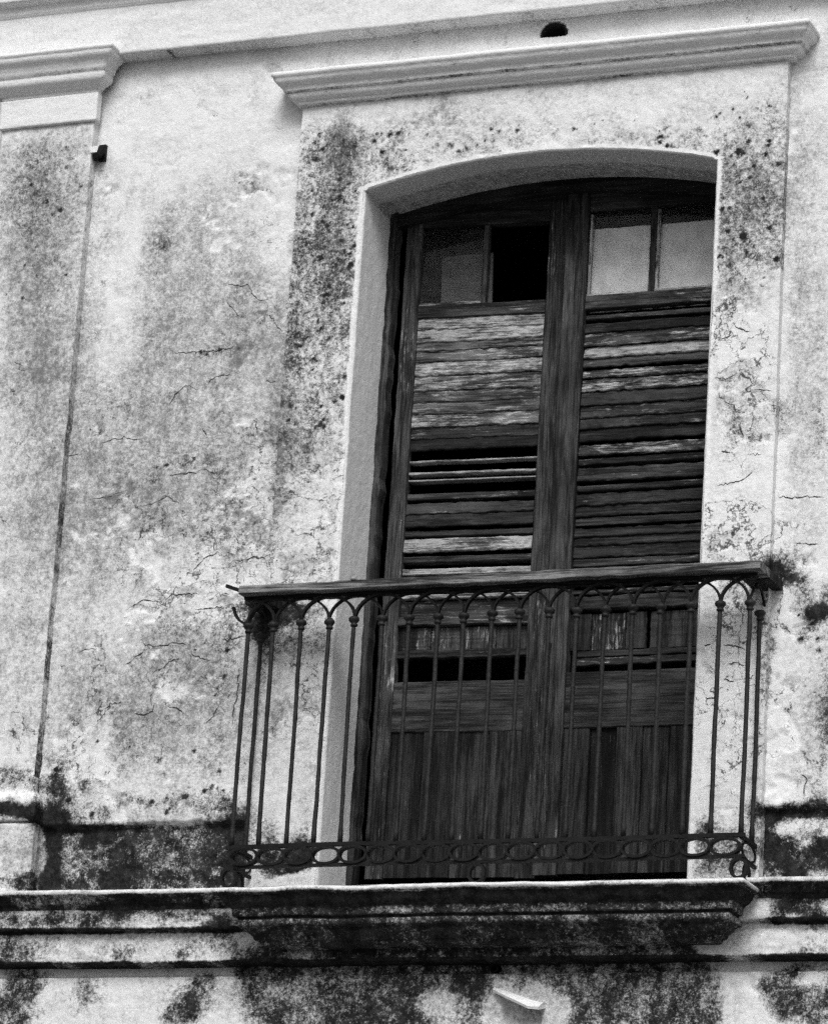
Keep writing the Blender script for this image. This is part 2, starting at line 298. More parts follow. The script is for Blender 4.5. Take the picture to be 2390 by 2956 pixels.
def plaster_obj(name, V, F, parent, dark=0.0, grey=0.0, clean=1.0, crack=0.0, edge=None):
    V = np.asarray(V, float).reshape(-1, 3); f = fields(V[:, 0], V[:, 2])
    f['dark'] = f['dark'] * clean + dark; f['grey'] = f['grey'] * clean + grey; f['crack'] = f['crack'] - .6 * (1 - clean) + crack; f['crackfine'] = f['crackfine'] - .6 * (1 - clean) + crack; f['pit'] = f['pit'] * clean
    return link(name, mesh_arrays(name, V, F, f), PLASTER, parent)

# ------------------------------------------------------------------ the building
FLOOR = -1.352; SUR_Y = -.035; SX0, SX1, SZ1 = -.515, 1.287, 1.534
OX0, OX1 = -.250, 1.044; OC = .5 * (OX0 + OX1); SPRING = 1.190; RISE = .086
ARC_R = ((.5 * (OX1 - OX0)) ** 2 + RISE ** 2) / (2 * RISE)
def arch(x): return SPRING + RISE - (ARC_R - np.sqrt(np.maximum(ARC_R ** 2 - (x - OC) ** 2, 0)))
REV_Y = .215; FRAME_Y = .205; LEAF_Y = .255
DADO_Z = -1.070
house = empty('building', (0, 0, GROUND), 'weathered plaster facade of an old house, mould-stained around a tall door', 'building')
def keep_world(o): o.location = (0, 0, -GROUND) if o.parent is house else o.location; return o
PB = house
_link = link
def link(name, me, mat, parent=None, smooth=True, color=None):
    o = _link(name, me, mat, parent, smooth, color)
    if parent is house: o.location = (0, 0, -GROUND)
    return o

def axis_samples(a, b, lo, hi, step):
    core = np.arange(a, b + 1e-6, step); left = []; x = a; s = step
    while x > lo: s *= 1.35; x -= s; left.append(max(x, lo))
    right = []; x = core[-1]; s = step
    while x < hi: s *= 1.35; x += s; right.append(min(x, hi))
    return np.concatenate([left[::-1], core, right])
def build_wall():
    xs = axis_samples(-1.95, 1.75, -5.5, 6.5, .0075); zs = axis_samples(-1.95, 1.85, GROUND, 3.4, .0075)
    X, Z = np.meshgrid(xs, zs, indexing='ij'); Y = relief(X, Z)
    # the plaster coat above the dado hangs over it with a ragged lower edge
    ez = DADO_Z + .020 * (fbm(X, Z * .0, 9, 4, 1) - .5) + .012 * (fbm(X, Z * 0, 40, 3, 2) - .5)
    low = 1 - sstep(ez - .006, ez + .004, Z); Y = Y + low * np.where(Z > -1.6, .026, 0)
    # holes left by pipes
    for hx, hz, r in ((.412, 1.731, .046), (.383, -1.583, .014)):
        q = np.hypot(X - hx, Z - hz); q = np.where((Z < hz) & (r > .03), q + 9 * (hz - Z), q); Y = Y + .20 * (1 - sstep(r * 1.0, r * 1.12, q))
    xm = .5 * (xs[1:] + xs[:-1])[:, None]; zm = .5 * (zs[1:] + zs[:-1])[None, :]
    keep = ~((xm > SX0 + .02) & (xm < SX1 - .02) & (zm > FLOOR - .10) & (zm < SZ1 - .02))
    # shallow broken pocket under the string course
    Y = Y + .030 * sstep(.425, .437, X + .006 * fbm(X, Z, 30, 3, 1)) * (1 - sstep(.548, .562, X)) * (1 - sstep(-1.69, -1.675, Z + .25 * (X - .43))) * (1 - sstep(-1.95, -1.9, -Z - 3.8))
    f = fields(X, Z); xf, zf = X.ravel(), Z.ravel(); f['dark'] = np.maximum(f['dark'], 0) + wall_dark(xf, zf) - .06 * (f['dark'] < .02)
    fl = flakes(xf, zf, f['crack']); f['grey'] = f['grey'] + .26 * fl * np.sign(fbm(xf, zf, 2, 2, 1) - .5); Y = Y + (.006 * fl).reshape(Y.shape)
    link('wall', mesh_arrays('wall', np.stack([X, Y, Z], -1), grid_faces(len(xs), len(zs), keep), f), PLASTER, house)
build_wall()

def build_surround():
    V = []; F = []; n0 = 0
    def add(P):
        nonlocal n0
        nu, nv = P.shape[:2]; V.append(P.reshape(-1, 3)); F.append(grid_faces(nu, nv) + n0); n0 += nu * nv
    st = .006; bev = .007
    def front(xs, zlo, zhi, nz, flip=False):
        t = np.linspace(0, 1, nz)[None, :]; X = np.repeat(xs[:, None], nz, 1); Z = zlo[:, None] * (1 - t) + zhi[:, None] * t
        add(np.stack([X, SUR_Y + relief(X, Z, .8), Z], -1))
    b0 = FLOOR - .06
    xl = np.arange(SX0, OX0 - bev + 1e-6, st); xl[-1] = OX0 - bev
    xr = np.arange(OX1 + bev, SX1 + st * .5, st); xr[-1] = SX1
    for xs in (xl, xr): front(xs, np.full(len(xs), b0), np.full(len(xs), SZ1), 480)
    xm = np.linspace(OX0 - bev, OX1 + bev, 216); front(xm, np.maximum(arch(xm), SPRING) + bev * (np.abs(xm - OC) < .64), np.full(len(xm), SZ1), 60)
    # outer returns of the surround to the wall
    zz = np.linspace(b0, SZ1, 480); yy = np.linspace(0, 1, 6)
    for x0, s in ((SX0, 1), (SX1, -1)):
        Z, T = np.meshgrid(zz, yy, indexing='ij'); Y = SUR_Y + relief(np.full_like(Z, x0), Z, .8) * (1 - T) + T * .05
        P = np.stack([np.full_like(Z, x0) + .004 * (fbm(Z, T * .1, 30, 3, 4) - .5) * T, Y, Z], -1)
        add(P if s < 0 else P[:, ::-1])
    # reveal: jambs and arched soffit
    zl = np.arange(b0, SPRING, .008); xa = np.linspace(OX0, OX1, 200)
    path = np.concatenate([np.stack([np.full_like(zl, OX0), zl], -1), np.stack([xa, np.maximum(arch(xa), SPRING)], -1), np.stack([np.full_like(zl, OX1), zl[::-1]], -1)])
    nl = len(zl); nrm = np.zeros_like(path); nrm[:nl, 0] = -1; nrm[-nl:, 0] = 1; nrm[nl:-nl, 1] = 1
    ds = [0, .0015, .004, .008, .013] + list(np.linspace(.02, REV_Y + .05 - SUR_Y, 30))
    G = np.zeros((len(path), len(ds), 3))
    for j, dd in enumerate(ds):
        off = bev * max(0, 1 - dd / .008) ** 2 if dd < .008 else 0
        wob = .004 * (fbm(path[:, 0] * 1.0 + path[:, 1], np.full(len(path), dd * 3), 6, 3, 1) - .5) + .0022 * (fbm(path[:, 0] + path[:, 1], np.full(len(path), dd), 38, 3, 4) - .5)
        q = path + nrm * (off + wob)[:, None]
        y0 = SUR_Y + relief(path[:, 0], path[:, 1], .8) * max(0, 1 - dd / .02)
        G[:, j, 0] = q[:, 0]; G[:, j, 1] = y0 + dd; G[:, j, 2] = q[:, 1]
    nfront = n0; add(G[:, ::-1])
    V_ = np.concatenate(V); F_ = np.concatenate(F); f = fields(V_[:, 0], V_[:, 2])
    f['dark'] = f['dark'] + surround_dark(V_[:, 0], V_[:, 2]); fl = flakes(V_[:, 0], V_[:, 2], f['crack']); f['grey'] = f['grey'] + .2 * fl
    V_[:nfront, 1] += .004 * fl[:nfront] * (np.abs(V_[:nfront, 1] - SUR_Y) < .012)
    inner = np.zeros(len(V_)); inner[nfront:] = 1
    near = sstep(-.012, .012, V_[:, 1] - SUR_Y) * inner
    for k in ('dark', 'crack', 'crackfine', 'pit'): f[k] = f[k] * (1 - near)
    # soffit shade put into the grey, deeper past a wavy mid-depth stain line
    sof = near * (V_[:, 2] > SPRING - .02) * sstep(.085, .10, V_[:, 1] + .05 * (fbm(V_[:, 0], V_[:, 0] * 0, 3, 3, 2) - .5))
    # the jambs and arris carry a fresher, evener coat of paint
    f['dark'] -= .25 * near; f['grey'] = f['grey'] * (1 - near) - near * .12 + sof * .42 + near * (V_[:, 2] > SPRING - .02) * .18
    V2 = V_[:nfront]; ar = np.minimum(np.abs(V2[:, 0] - OX0), np.abs(V2[:, 0] - OX1)); ar = np.where(V2[:, 2] < SPRING, ar, np.abs(V2[:, 2] - arch(V2[:, 0])))
    inx = (V2[:, 0] > OX0 - .03) & (V2[:, 0] < OX1 + .03)
    e = np.where(inx, 1 - sstep(.012, .023, ar + .010 * (fbm(V2[:, 0], V2[:, 2], 20, 3, 1) - .5)), 0)
    f['dark'][:nfront] -= e * .8; f['grey'][:nfront] -= e * .5
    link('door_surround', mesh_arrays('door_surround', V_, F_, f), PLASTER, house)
build_surround()

def moulding(name, prof, x0, x1, parent, step=.012, base=0.0, dark=0.0, grey=0.0, clean=1.0, jit=.0022, darkf=None, crack=0.0, mitre=True, chip=.0015):
    """profile [(offset from base plane, z)] run along x0..x1 with mitred returns to the wall at both ends"""
    pr = []
    for (a, b), (c, d) in zip(prof[:-1], prof[1:]):
        n = max(1, int(math.hypot(c - a, d - b) / .007))
        for i in range(n): pr.append((a + (c - a) * i / n, b + (d - b) * i / n))
    pr.append(prof[-1]); pr = np.array(pr); nx = max(2, int((x1 - x0) / step)); t = np.linspace(0, 1, nx)
    o = pr[:, 0]
    ret = np.linspace(0, 1, 12)[:-1]
    cols = []
    if mitre:
        for r in ret: cols.append(np.stack([x0 - o, base + .02 - (o + .02) * r, pr[:, 1]], -1))
    for q in t:
        cols.append(np.stack([(x0 - o * mitre) * (1 - q) + (x1 + o * mitre) * q, base - o, pr[:, 1]], -1))
    if mitre:
        for r in ret[::-1]: cols.append(np.stack([x1 + o, base + .02 - (o + .02) * r, pr[:, 1]], -1))
    P = np.stack(cols, 0)
    j = fbm(P[..., 0] + P[..., 1], pr[None, :, 1] * 3 + 0 * P[..., 0], 14, 4, 3) - .5; j2 = fbm(P[..., 0] + P[..., 1], P[..., 2], 60, 3, 1) - .5
    P[..., 1] += jit * 2 * j + jit * j2; P[..., 2] += jit * (fbm(P[..., 0] + P[..., 1], 0 * P[..., 0], 6, 4, 2) - .5) * 2 + jit * .6 * j2
    ch = sstep(.60, .68, fbm(P[..., 0] + P[..., 1] * .7, P[..., 2] * 1.2, 11, 4, 6, .6)); P[..., 1] += chip * ch; P[..., 2] += .3 * chip * ch      # chipped edges
    V = P.reshape(-1, 3); f = fields(V[:, 0], V[:, 2])
    f['dark'] = f['dark'] * clean + dark; f['grey'] = f['grey'] * clean + grey; f['crack'] = f['crack'] - .6 * (1 - clean) + crack; f['crackfine'] = f['crackfine'] - .6 * (1 - clean) + crack; f['pit'] = f['pit'] * clean
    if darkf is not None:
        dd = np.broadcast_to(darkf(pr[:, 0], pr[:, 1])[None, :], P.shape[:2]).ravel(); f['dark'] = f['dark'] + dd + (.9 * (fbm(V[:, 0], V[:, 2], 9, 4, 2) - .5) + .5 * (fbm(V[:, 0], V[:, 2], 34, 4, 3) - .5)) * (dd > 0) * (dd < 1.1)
    return link(name, mesh_arrays(name, V, grid_faces(P.shape[0], P.shape[1]), f), PLASTER, parent)

hood = [(-.02, 1.640), (.10, 1.642), (.126, 1.638), (.130, 1.634), (.130, 1.622), (.124, 1.619), (.122, 1.607), (.112, 1.596), (.100, 1.590), (.094, 1.580), (.094, 1.573), (.083, 1.571),
        (.083, 1.566), (.079, 1.556), (.070, 1.549), (.058, 1.545), (.056, 1.541), (.056, 1.534), (.040, 1.531), (.028, 1.530)]
moulding('hood_moulding', hood, -.475, 1.255, house, clean=.25, grey=-.02, dark=-.10, jit=.0018, darkf=lambda o, z: np.where((z < 1.576) & (z > 1.568) | (z < 1.5335), .60, np.where((z > 1.598) & (z < 1.620), .18, .0)))  # cove and grooves darkened: their shade put into the colour
# frieze band across the top with the next moulding above it
moulding('architrave', [(0, 1.793), (.070, 1.795), (.076, 1.799), (.078, 1.985), (.088, 1.990), (.092, 2.02), (.125, 2.03), (.13, 2.2), (.2, 2.26), (.24, 2.36), (.26, 2.40), (.26, 2.5), (0, 2.52)], -5.0, 6.0, house, step=.02, clean=.5, grey=.0, dark=-.1, jit=.002, mitre=False, darkf=lambda o, z: np.where((z < 1.797), .40, 0.0))  # underside darkened: the soffit's shade put into the colour

PX0, PX1 = -1.717, -1.343; PP = .045
def build_pilaster():
    xs = np.concatenate([[PX0], np.arange(PX0 + .004, PX1 - .004, .0075), [PX1 - .003, PX1, PX1, PX1, PX1, PX1]]); ys = np.full(len(xs), -PP); ys[-5] = -PP + .0; ys[-4:] = [-PP + .006, -PP + .02, -PP + .03, .03]
    zs = np.arange(-1.36, 1.80, .0085); X = np.repeat(xs[:, None], len(zs), 1); Z = np.repeat(zs[None], len(xs), 0); Y = np.repeat(ys[:, None], len(zs), 1)
    Y = Y + relief(X, Z, .7); X = X + np.where(np.arange(len(xs))[:, None] > len(xs) - 6, .006 * (fbm(Z, Z * 0, 9, 4, 3) - .5), 0)
    V = np.stack([X, Y, Z], -1).reshape(-1, 3); f = fields(V[:, 0], V[:, 2])
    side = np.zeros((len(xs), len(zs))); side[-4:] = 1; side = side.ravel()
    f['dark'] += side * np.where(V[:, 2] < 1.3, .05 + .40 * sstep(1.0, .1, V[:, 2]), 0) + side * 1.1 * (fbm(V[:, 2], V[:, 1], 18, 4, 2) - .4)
    left = np.stack([np.full(len(zs), PX0), np.full(len(zs), .03), zs], -1)
    p = link('pilaster', mesh_arrays('pilaster', V, grid_faces(len(xs), len(zs)), f), PLASTER, house)
    cap = [(-.02, 1.664), (.006, 1.664), (.010, 1.668), (.010, 1.677), (.018, 1.680), (.026, 1.690), (.046, 1.700), (.052, 1.712), (.052, 1.732), (.058, 1.735), (.060, 1.748), (.070, 1.768), (.086, 1.780), (.090, 1.792), (.090, 1.800), (.095, 1.803), (.095, 1.815), (.088, 1.818), (-.02, 1.818)]
    moulding('capital', cap, PX0, PX1, p, base=-PP, clean=.2, grey=-.02, dark=-.10, jit=.0018, darkf=lambda o, z: np.where((z < 1.668) | ((z > 1.731) & (z < 1.736)), .5, np.where((z > 1.76) & (z < 1.802), .22, .0)))
    moulding('necking', [(-.02, 1.551), (.010, 1.551), (.014, 1.555), (.014, 1.661), (-.02, 1.664)], PX0, PX1, p, base=-PP, clean=.2, dark=-.12)
    moulding('base_moulding', [(-.02, -.905), (.008, -.907), (.010, -.96), (.022, -.972), (.030, -.985), (.034, -1.005), (.030, -1.022), (.026, -1.045), (.022, -1.066), (-.02, -1.068)], PX0, PX1, p, base=-PP, jit=.005, dark=.02)
    moulding('plinth', [(-.02, -1.069), (.012, -1.072), (.015, -1.08), (.014, -1.20), (.015, -1.335), (-.02, -1.34)], PX0, PX1 + .012, p, base=-PP, jit=.004)
build_pilaster()

# string course under the balcony level
STR = [(-.02, -1.322), (.115, -1.324), (.128, -1.328), (.133, -1.336), (.128, -1.344), (.118, -1.347), (.110, -1.352), (.100, -1.362), (.100, -1.369), (.092, -1.371), (.086, -1.378), (.084, -1.386), (.080, -1.389),
       (.080, -1.452), (.076, -1.455), (.050, -1.456), (.048, -1.460), (.050, -1.562), (.046, -1.566), (.008, -1.568), (-.02, -1.570)]
def str_dark(o, z): return np.where(z > -1.3435, -.35, np.where(z > -1.389, .95, np.where((z < -1.448) & (z > -1.461), .95, np.where(z < -1.560, .95, np.where(z > -1.45, .22, .10)))))  # pale nosing, dark undersides and grooves: light and shade put into the stain
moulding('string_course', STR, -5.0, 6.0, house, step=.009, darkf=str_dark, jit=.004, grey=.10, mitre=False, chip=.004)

# cracks in the plaster: narrow tapering fissures lying on the coat
CRACK = simple_material('open_plaster_crack', .015, .05, 90, 1.0, 0.0)
def crack(pts, oy, ox=0, w=.0032):
    P = []; y0 = SUR_Y if ox and pts[0][0] < 1520 and oy < 2200 else 0.0
    if not ox and pts[0][0] / 1.4467 > 800: y0 = SUR_Y
    Q = [at(a / 1.4467 + ox, b / 1.4467 + oy, y0) for a, b in pts]; r = np.random.RandomState(int(abs(pts[0][0] * 7 + pts[0][1])) % 9999)
    for a, b in zip(Q[:-1], Q[1:]):
        n = max(2, int(np.linalg.norm(b - a) / .008))
        for i in range(n): P.append(a + (b - a) * i / n + np.array([r.normal(0, .0022), 0, r.normal(0, .0022)]))
    P.append(Q[-1]); P = np.array(P); N = len(P); t = np.linspace(0, 1, N); d = np.gradient(P, axis=0); nn = np.stack([-d[:, 2], d[:, 0]], -1); nn /= np.linalg.norm(nn, axis=1)[:, None] + 1e-9
    wd = w * .5 * np.minimum(1, np.minimum(t, 1 - t) * 5 + .12) * r.uniform(.25, 1.25, N)
    A = np.stack([P[:, 0] + nn[:, 0] * wd, P[:, 1], P[:, 2] + nn[:, 1] * wd], -1); B = np.stack([P[:, 0] - nn[:, 0] * wd, P[:, 1], P[:, 2] - nn[:, 1] * wd], -1)
    G = np.stack([A, B], 1); G[..., 1] = y0 + relief(G[..., 0], G[..., 2], .8 if y0 else 1.0) - .0012
    link('crack', mesh_arrays('crack', G, grid_faces(N, 2)), CRACK, house, smooth=False)
for pts in ([(945, 105), (1000, 125), (1035, 118), (1055, 155), (1085, 185), (1120, 178)], [(1110, 240), (1140, 260), (1165, 300), (1180, 318)], [(945, 185), (975, 220), (1000, 250)], [(860, 540), (885, 512), (930, 495), (968, 500)],
            [(705, 625), (740, 570), (775, 540), (830, 555)], [(415, 780), (470, 765), (520, 755), (560, 765), (600, 758)], [(280, 830), (330, 830)], [(700, 915), (760, 910), (810, 905), (850, 885), (900, 910)], [(390, 1012), (450, 1005), (490, 985), (520, 980)],
            [(600, 1040), (650, 1030), (700, 1000), (750, 1035)], [(1060, 680), (1075, 720), (1078, 750)], [(845, 720), (865, 750)], [(1110, 520), (1155, 525)], [(720, 405), (800, 400), (870, 395), (930, 390), (985, 375)]): crack(pts, 740)
for pts in ([(800, 255), (830, 215), (870, 180), (930, 168)], [(950, 240), (975, 200), (1010, 205), (1060, 185), (1100, 190), (1130, 175)], [(1135, 190), (1137, 225), (1135, 262)], [(520, 410), (570, 378), (610, 365), (650, 370), (690, 390), (700, 405)],
            [(690, 370), (720, 340), (760, 345), (830, 340)], [(820, 410), (880, 400), (940, 395)], [(595, 545), (640, 560), (690, 555), (720, 545), (790, 550)], [(335, 580), (370, 570), (405, 568)], [(520, 640), (560, 610), (600, 580)],
            [(640, 670), (690, 650), (710, 620), (745, 610)], [(920, 535), (970, 525), (1020, 520)], [(555, 840), (600, 845), (635, 830), (650, 800)], [(400, 890), (430, 850), (460, 800), (510, 795)], [(700, 810), (740, 815), (770, 840)],
            [(860, 885), (890, 850), (915, 805)], [(1000, 640), (995, 700), (990, 760), (975, 830), (970, 900)], [(800, 590), (840, 610), (880, 620)], [(250, 640), (272, 638)], [(1240, 818), (1290, 816), (1325, 818)]): crack(pts, 1480, w=.0042)
for pts in ([(1270, 350), (1310, 340), (1335, 325)], [(1345, 285), (1380, 305), (1410, 310)], [(1265, 505), (1310, 510), (1360, 490)], [(1360, 590), (1390, 565), (1440, 555), (1500, 560)], [(1300, 600), (1340, 620), (1365, 650)], [(1285, 815), (1330, 820)],
            [(1400, 825), (1460, 825)], [(1265, 960), (1320, 950), (1380, 935), (1420, 900)], [(1365, 690), (1380, 760)], [(1530, 1003), (1580, 1010), (1640, 1004), (1720, 1008)]): crack(pts, 740, 1190, .0038)
for pts in ([(1300, 700), (1345, 705)], [(1310, 640), (1350, 625), (1390, 640)], [(1215, 555), (1250, 550)], [(1300, 550), (1350, 560), (1400, 575)], [(1225, 770), (1270, 780)], [(1600, 135), (1650, 130), (1700, 132)]): crack(pts, 1480, 1190, .0038)
crack([(1620, 25), (1645, 40), (1640, 90), (1635, 130)], 2216, 1190, .0035)

# unlit room behind the door, and the wall thickness round the opening
def box_mesh(name, x0, x1, y0, y1, z0, z1, inward=False, skip=()):
    bm = bmesh.new(); bmesh.ops.create_cube(bm, size=1)
    for v in bm.verts: v.co = (x0 + (v.co.x + .5) * (x1 - x0), y0 + (v.co.y + .5) * (y1 - y0), z0 + (v.co.z + .5) * (z1 - z0))
    if inward: bmesh.ops.reverse_faces(bm, faces=bm.faces)
    for f in list(bm.faces):
        if any(f.normal.dot(Vector(s)) > .9 for s in skip): bm.faces.remove(f)
    me = bpy.data.meshes.new(name); bm.to_mesh(me); bm.free(); return me
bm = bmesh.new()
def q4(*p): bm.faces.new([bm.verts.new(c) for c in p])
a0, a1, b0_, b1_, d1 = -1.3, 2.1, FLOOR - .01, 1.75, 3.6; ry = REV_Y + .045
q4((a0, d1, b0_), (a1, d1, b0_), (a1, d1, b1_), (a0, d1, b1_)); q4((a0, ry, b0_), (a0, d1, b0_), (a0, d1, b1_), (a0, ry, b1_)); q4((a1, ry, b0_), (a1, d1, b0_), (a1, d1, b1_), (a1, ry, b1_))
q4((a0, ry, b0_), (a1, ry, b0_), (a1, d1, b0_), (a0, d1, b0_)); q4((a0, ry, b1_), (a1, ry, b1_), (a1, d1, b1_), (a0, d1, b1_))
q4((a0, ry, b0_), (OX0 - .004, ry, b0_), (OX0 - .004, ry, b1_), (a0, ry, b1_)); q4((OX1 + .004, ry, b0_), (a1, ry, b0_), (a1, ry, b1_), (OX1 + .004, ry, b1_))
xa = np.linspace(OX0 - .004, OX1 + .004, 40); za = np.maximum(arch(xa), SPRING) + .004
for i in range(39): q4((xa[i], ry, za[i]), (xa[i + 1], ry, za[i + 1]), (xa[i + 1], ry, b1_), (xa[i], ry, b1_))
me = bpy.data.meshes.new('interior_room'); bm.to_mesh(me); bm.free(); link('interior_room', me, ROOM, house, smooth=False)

# pipes in the wall
def tube_mesh(name, r, r2, depth, n=32, lip=0.0, half=False):
    """short pipe along +Y starting at y=0, closed at the back"""
    bm = bmesh.new(); rings = []
    for rr, y in ((r2, .012), (r2, -lip), (r, -lip), (r, depth), (r * .02, depth + .001)):
        rings.append([bm.verts.new((rr * math.cos(2 * math.pi * i / n), y, max(rr * math.sin(2 * math.pi * i / n), -.004 if half else -1))) for i in range(n)])
    for a, b in zip(rings[:-1], rings[1:]):
        for i in range(n): bm.faces.new([a[i], a[(i + 1) % n], b[(i + 1) % n], b[i]])
    bmesh.ops.recalc_face_normals(bm, faces=bm.faces); me = bpy.data.meshes.new(name); bm.to_mesh(me); bm.free(); return me
for (hx, hz, r) in ((.412, 1.731, .043), (.383, -1.583, .013)):
    o = link('drain_hole', tube_mesh('drain_hole', r, r * 1.12, .16, half=r > .03), IRON, house); o.location = (hx, .002, hz - GROUND)

# ------------------------------------------------------------------ street
bm = bmesh.new(); bmesh.ops.create_grid(bm, x_segments=8, y_segments=8, size=1500); me = bpy.data.meshes.new('street'); bm.to_mesh(me); bm.free()
g = link('street', me, STREET, None, smooth=False); g.location = (0, 0, GROUND); g['kind'] = 'structure'

# ------------------------------------------------------------------ balcony slab
slab = empty('balcony_slab', (.393, 0, -1.525), 'narrow moulded balcony slab, black with mould, under the iron railing', 'balcony')
_l2 = link
def link(name, me, mat, parent=None, smooth=True, color=None):
    o = _l2(name, me, mat, parent, smooth, color)
    if parent is slab: o.location = (-.393, 0, 1.525)
    return o
BX0, BX1 = -.270, 1.052
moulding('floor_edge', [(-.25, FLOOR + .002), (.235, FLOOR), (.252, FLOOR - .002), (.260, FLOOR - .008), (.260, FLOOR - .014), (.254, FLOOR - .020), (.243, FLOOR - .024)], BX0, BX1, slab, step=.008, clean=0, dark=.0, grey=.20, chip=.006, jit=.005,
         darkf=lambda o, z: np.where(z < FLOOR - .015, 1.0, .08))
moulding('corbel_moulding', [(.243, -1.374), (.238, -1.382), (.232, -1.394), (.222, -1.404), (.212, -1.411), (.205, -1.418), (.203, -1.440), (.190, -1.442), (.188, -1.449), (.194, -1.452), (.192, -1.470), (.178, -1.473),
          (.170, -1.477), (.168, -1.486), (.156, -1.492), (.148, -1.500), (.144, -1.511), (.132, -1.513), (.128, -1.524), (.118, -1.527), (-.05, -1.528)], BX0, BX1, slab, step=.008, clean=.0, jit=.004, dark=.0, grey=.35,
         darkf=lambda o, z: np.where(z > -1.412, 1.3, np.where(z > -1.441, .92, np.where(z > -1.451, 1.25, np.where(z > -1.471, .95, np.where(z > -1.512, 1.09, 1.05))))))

# ------------------------------------------------------------------ boards, bars and rods
def board_mesh(name, L, axis, h, d, n=14, jit=.0015, bev=.002, seed=0, tilt=0.0):
    """board centred at the origin: length L along axis 'x' or 'z', height/width h, thickness d along y, uneven edges"""
    r = np.random.RandomState(seed + 1); bm = bmesh.new(); rings = []
    for i in range(n + 1):
        s = -L / 2 + L * i / n; e = r.uniform(-jit, jit, 4)
        hh0, hh1 = -h / 2 + e[0], h / 2 + e[1]; dd0, dd1 = -d / 2 + e[2] * .6, d / 2
        pts = [(hh0, dd0 + bev), (hh0 + bev, dd0), (hh1 - bev, dd0), (hh1, dd0 + bev), (hh1, dd1), (hh0, dd1)]
        ring = []
        for a, b in pts:
            a2 = a * math.cos(tilt) - b * math.sin(tilt); b2 = a * math.sin(tilt) + b * math.cos(tilt)
            ring.append(bm.verts.new((s, b2, a2) if axis == 'x' else (a2, b2, s)))
        rings.append(ring)
    for a, b in zip(rings[:-1], rings[1:]):
        for i in range(6): bm.faces.new([a[i], a[(i + 1) % 6], b[(i + 1) % 6], b[i]])
    bm.faces.new(rings[0]); bm.faces.new(rings[-1][::-1]); bmesh.ops.recalc_face_normals(bm, faces=bm.faces)
    me = bpy.data.meshes.new(name); bm.to_mesh(me); bm.free(); return me
_seed = [0]
def board(name, parent, x0, x1, z0, z1, y, d, axis, paint=0.0, tone=1.0, tilt=0.0, jit=.0015, n=14, origin=(0, 0, 0), roll=0.0, mat=None):
    """front face at y"""
    _seed[0] += 1; L = (x1 - x0) if axis == 'x' else (z1 - z0); h = (z1 - z0) if axis == 'x' else (x1 - x0)
    me = board_mesh(name, L, axis, h, d, n, jit, min(.0025, h * .2), _seed[0], tilt)
    o = link(name, me, mat or (WOODH if axis == 'x' else WOODV), parent, smooth=False, color=(paint, tone, 0, 1))
    o.location = ((x0 + x1) / 2 - origin[0], y + d / 2 - origin[1], (z0 + z1) / 2 - origin[2]); o.rotation_euler = (0, roll, 0)
    return o

def rod_mesh(name, pts, r, n=8, flat=None, closed=False):
    """round rod (or flat bar: flat=(half thickness in plane, half depth along y)) through points in the XZ plane / 3D"""
    P = [Vector(p) for p in pts]; N = len(P); bm = bmesh.new(); rings = []
    for i, p in enumerate(P):
        a = P[(i - 1) % N] if (closed or i > 0) else P[i]; b = P[(i + 1) % N] if (closed or i < N - 1) else P[i]
        t = (b - a).normalized(); up = Vector((0, 1, 0)) if abs(t.y) < .9 else Vector((1, 0, 0)); s = t.cross(up).normalized(); up = s.cross(t)
        ring = []
        if flat:
            for c, d in ((-1, -1), (1, -1), (1, 1), (-1, 1)): ring.append(bm.verts.new(p + s * (c * flat[0]) + up * (d * flat[1])))
        else:
            for k in range(n):
                w_ = 2 * math.pi * k / n; ring.append(bm.verts.new(p + s * (r * math.cos(w_)) + up * (r * math.sin(w_))))
        rings.append(ring)
    nn = len(rings[0]); pairs = list(zip(rings[:-1], rings[1:])) + ([(rings[-1], rings[0])] if closed else [])
    for a, b in pairs:
        for k in range(nn): bm.faces.new([a[k], a[(k + 1) % nn], b[(k + 1) % nn], b[k]])
    if not closed: bm.faces.new(rings[0]); bm.faces.new(rings[-1][::-1])
    bmesh.ops.recalc_face_normals(bm, faces=bm.faces); me = bpy.data.meshes.new(name); bm.to_mesh(me); bm.free(); return me

# ------------------------------------------------------------------ door frame
fr = empty('door_frame', (OC, REV_Y, FLOOR), 'dark ragged wooden frame inside the arched door opening', 'door frame')
FO = (OC, REV_Y, FLOOR)
SILL = FLOOR + .10
board('post', fr, OX0 - .002, OX0 + .026, SILL, SPRING + .05, FRAME_Y, .06, 'z', .18, 1.5, jit=.006, n=60, origin=FO)
board('post', fr, OX1 - .034, OX1 + .002, SILL, SPRING + .05, FRAME_Y, .06, 'z', .1, 1.0, jit=.004, n=60, origin=FO)
board('threshold', fr, OX0 - .001, OX1 + .001, FLOOR - .02, SILL, FRAME_Y + .01, .14, 'x', .1, .9, origin=FO, jit=.004, n=30)
hp = [(x - FO[0], FRAME_Y + .05 - FO[1], arch(x) - .022 - FO[2]) for x in np.linspace(OX0 + .005, OX1 - .005, 30)]
link('head', rod_mesh('head', hp, 0, flat=(.026, .03)), WOODH, fr, smooth=False, color=(0, .7, 0, 1))

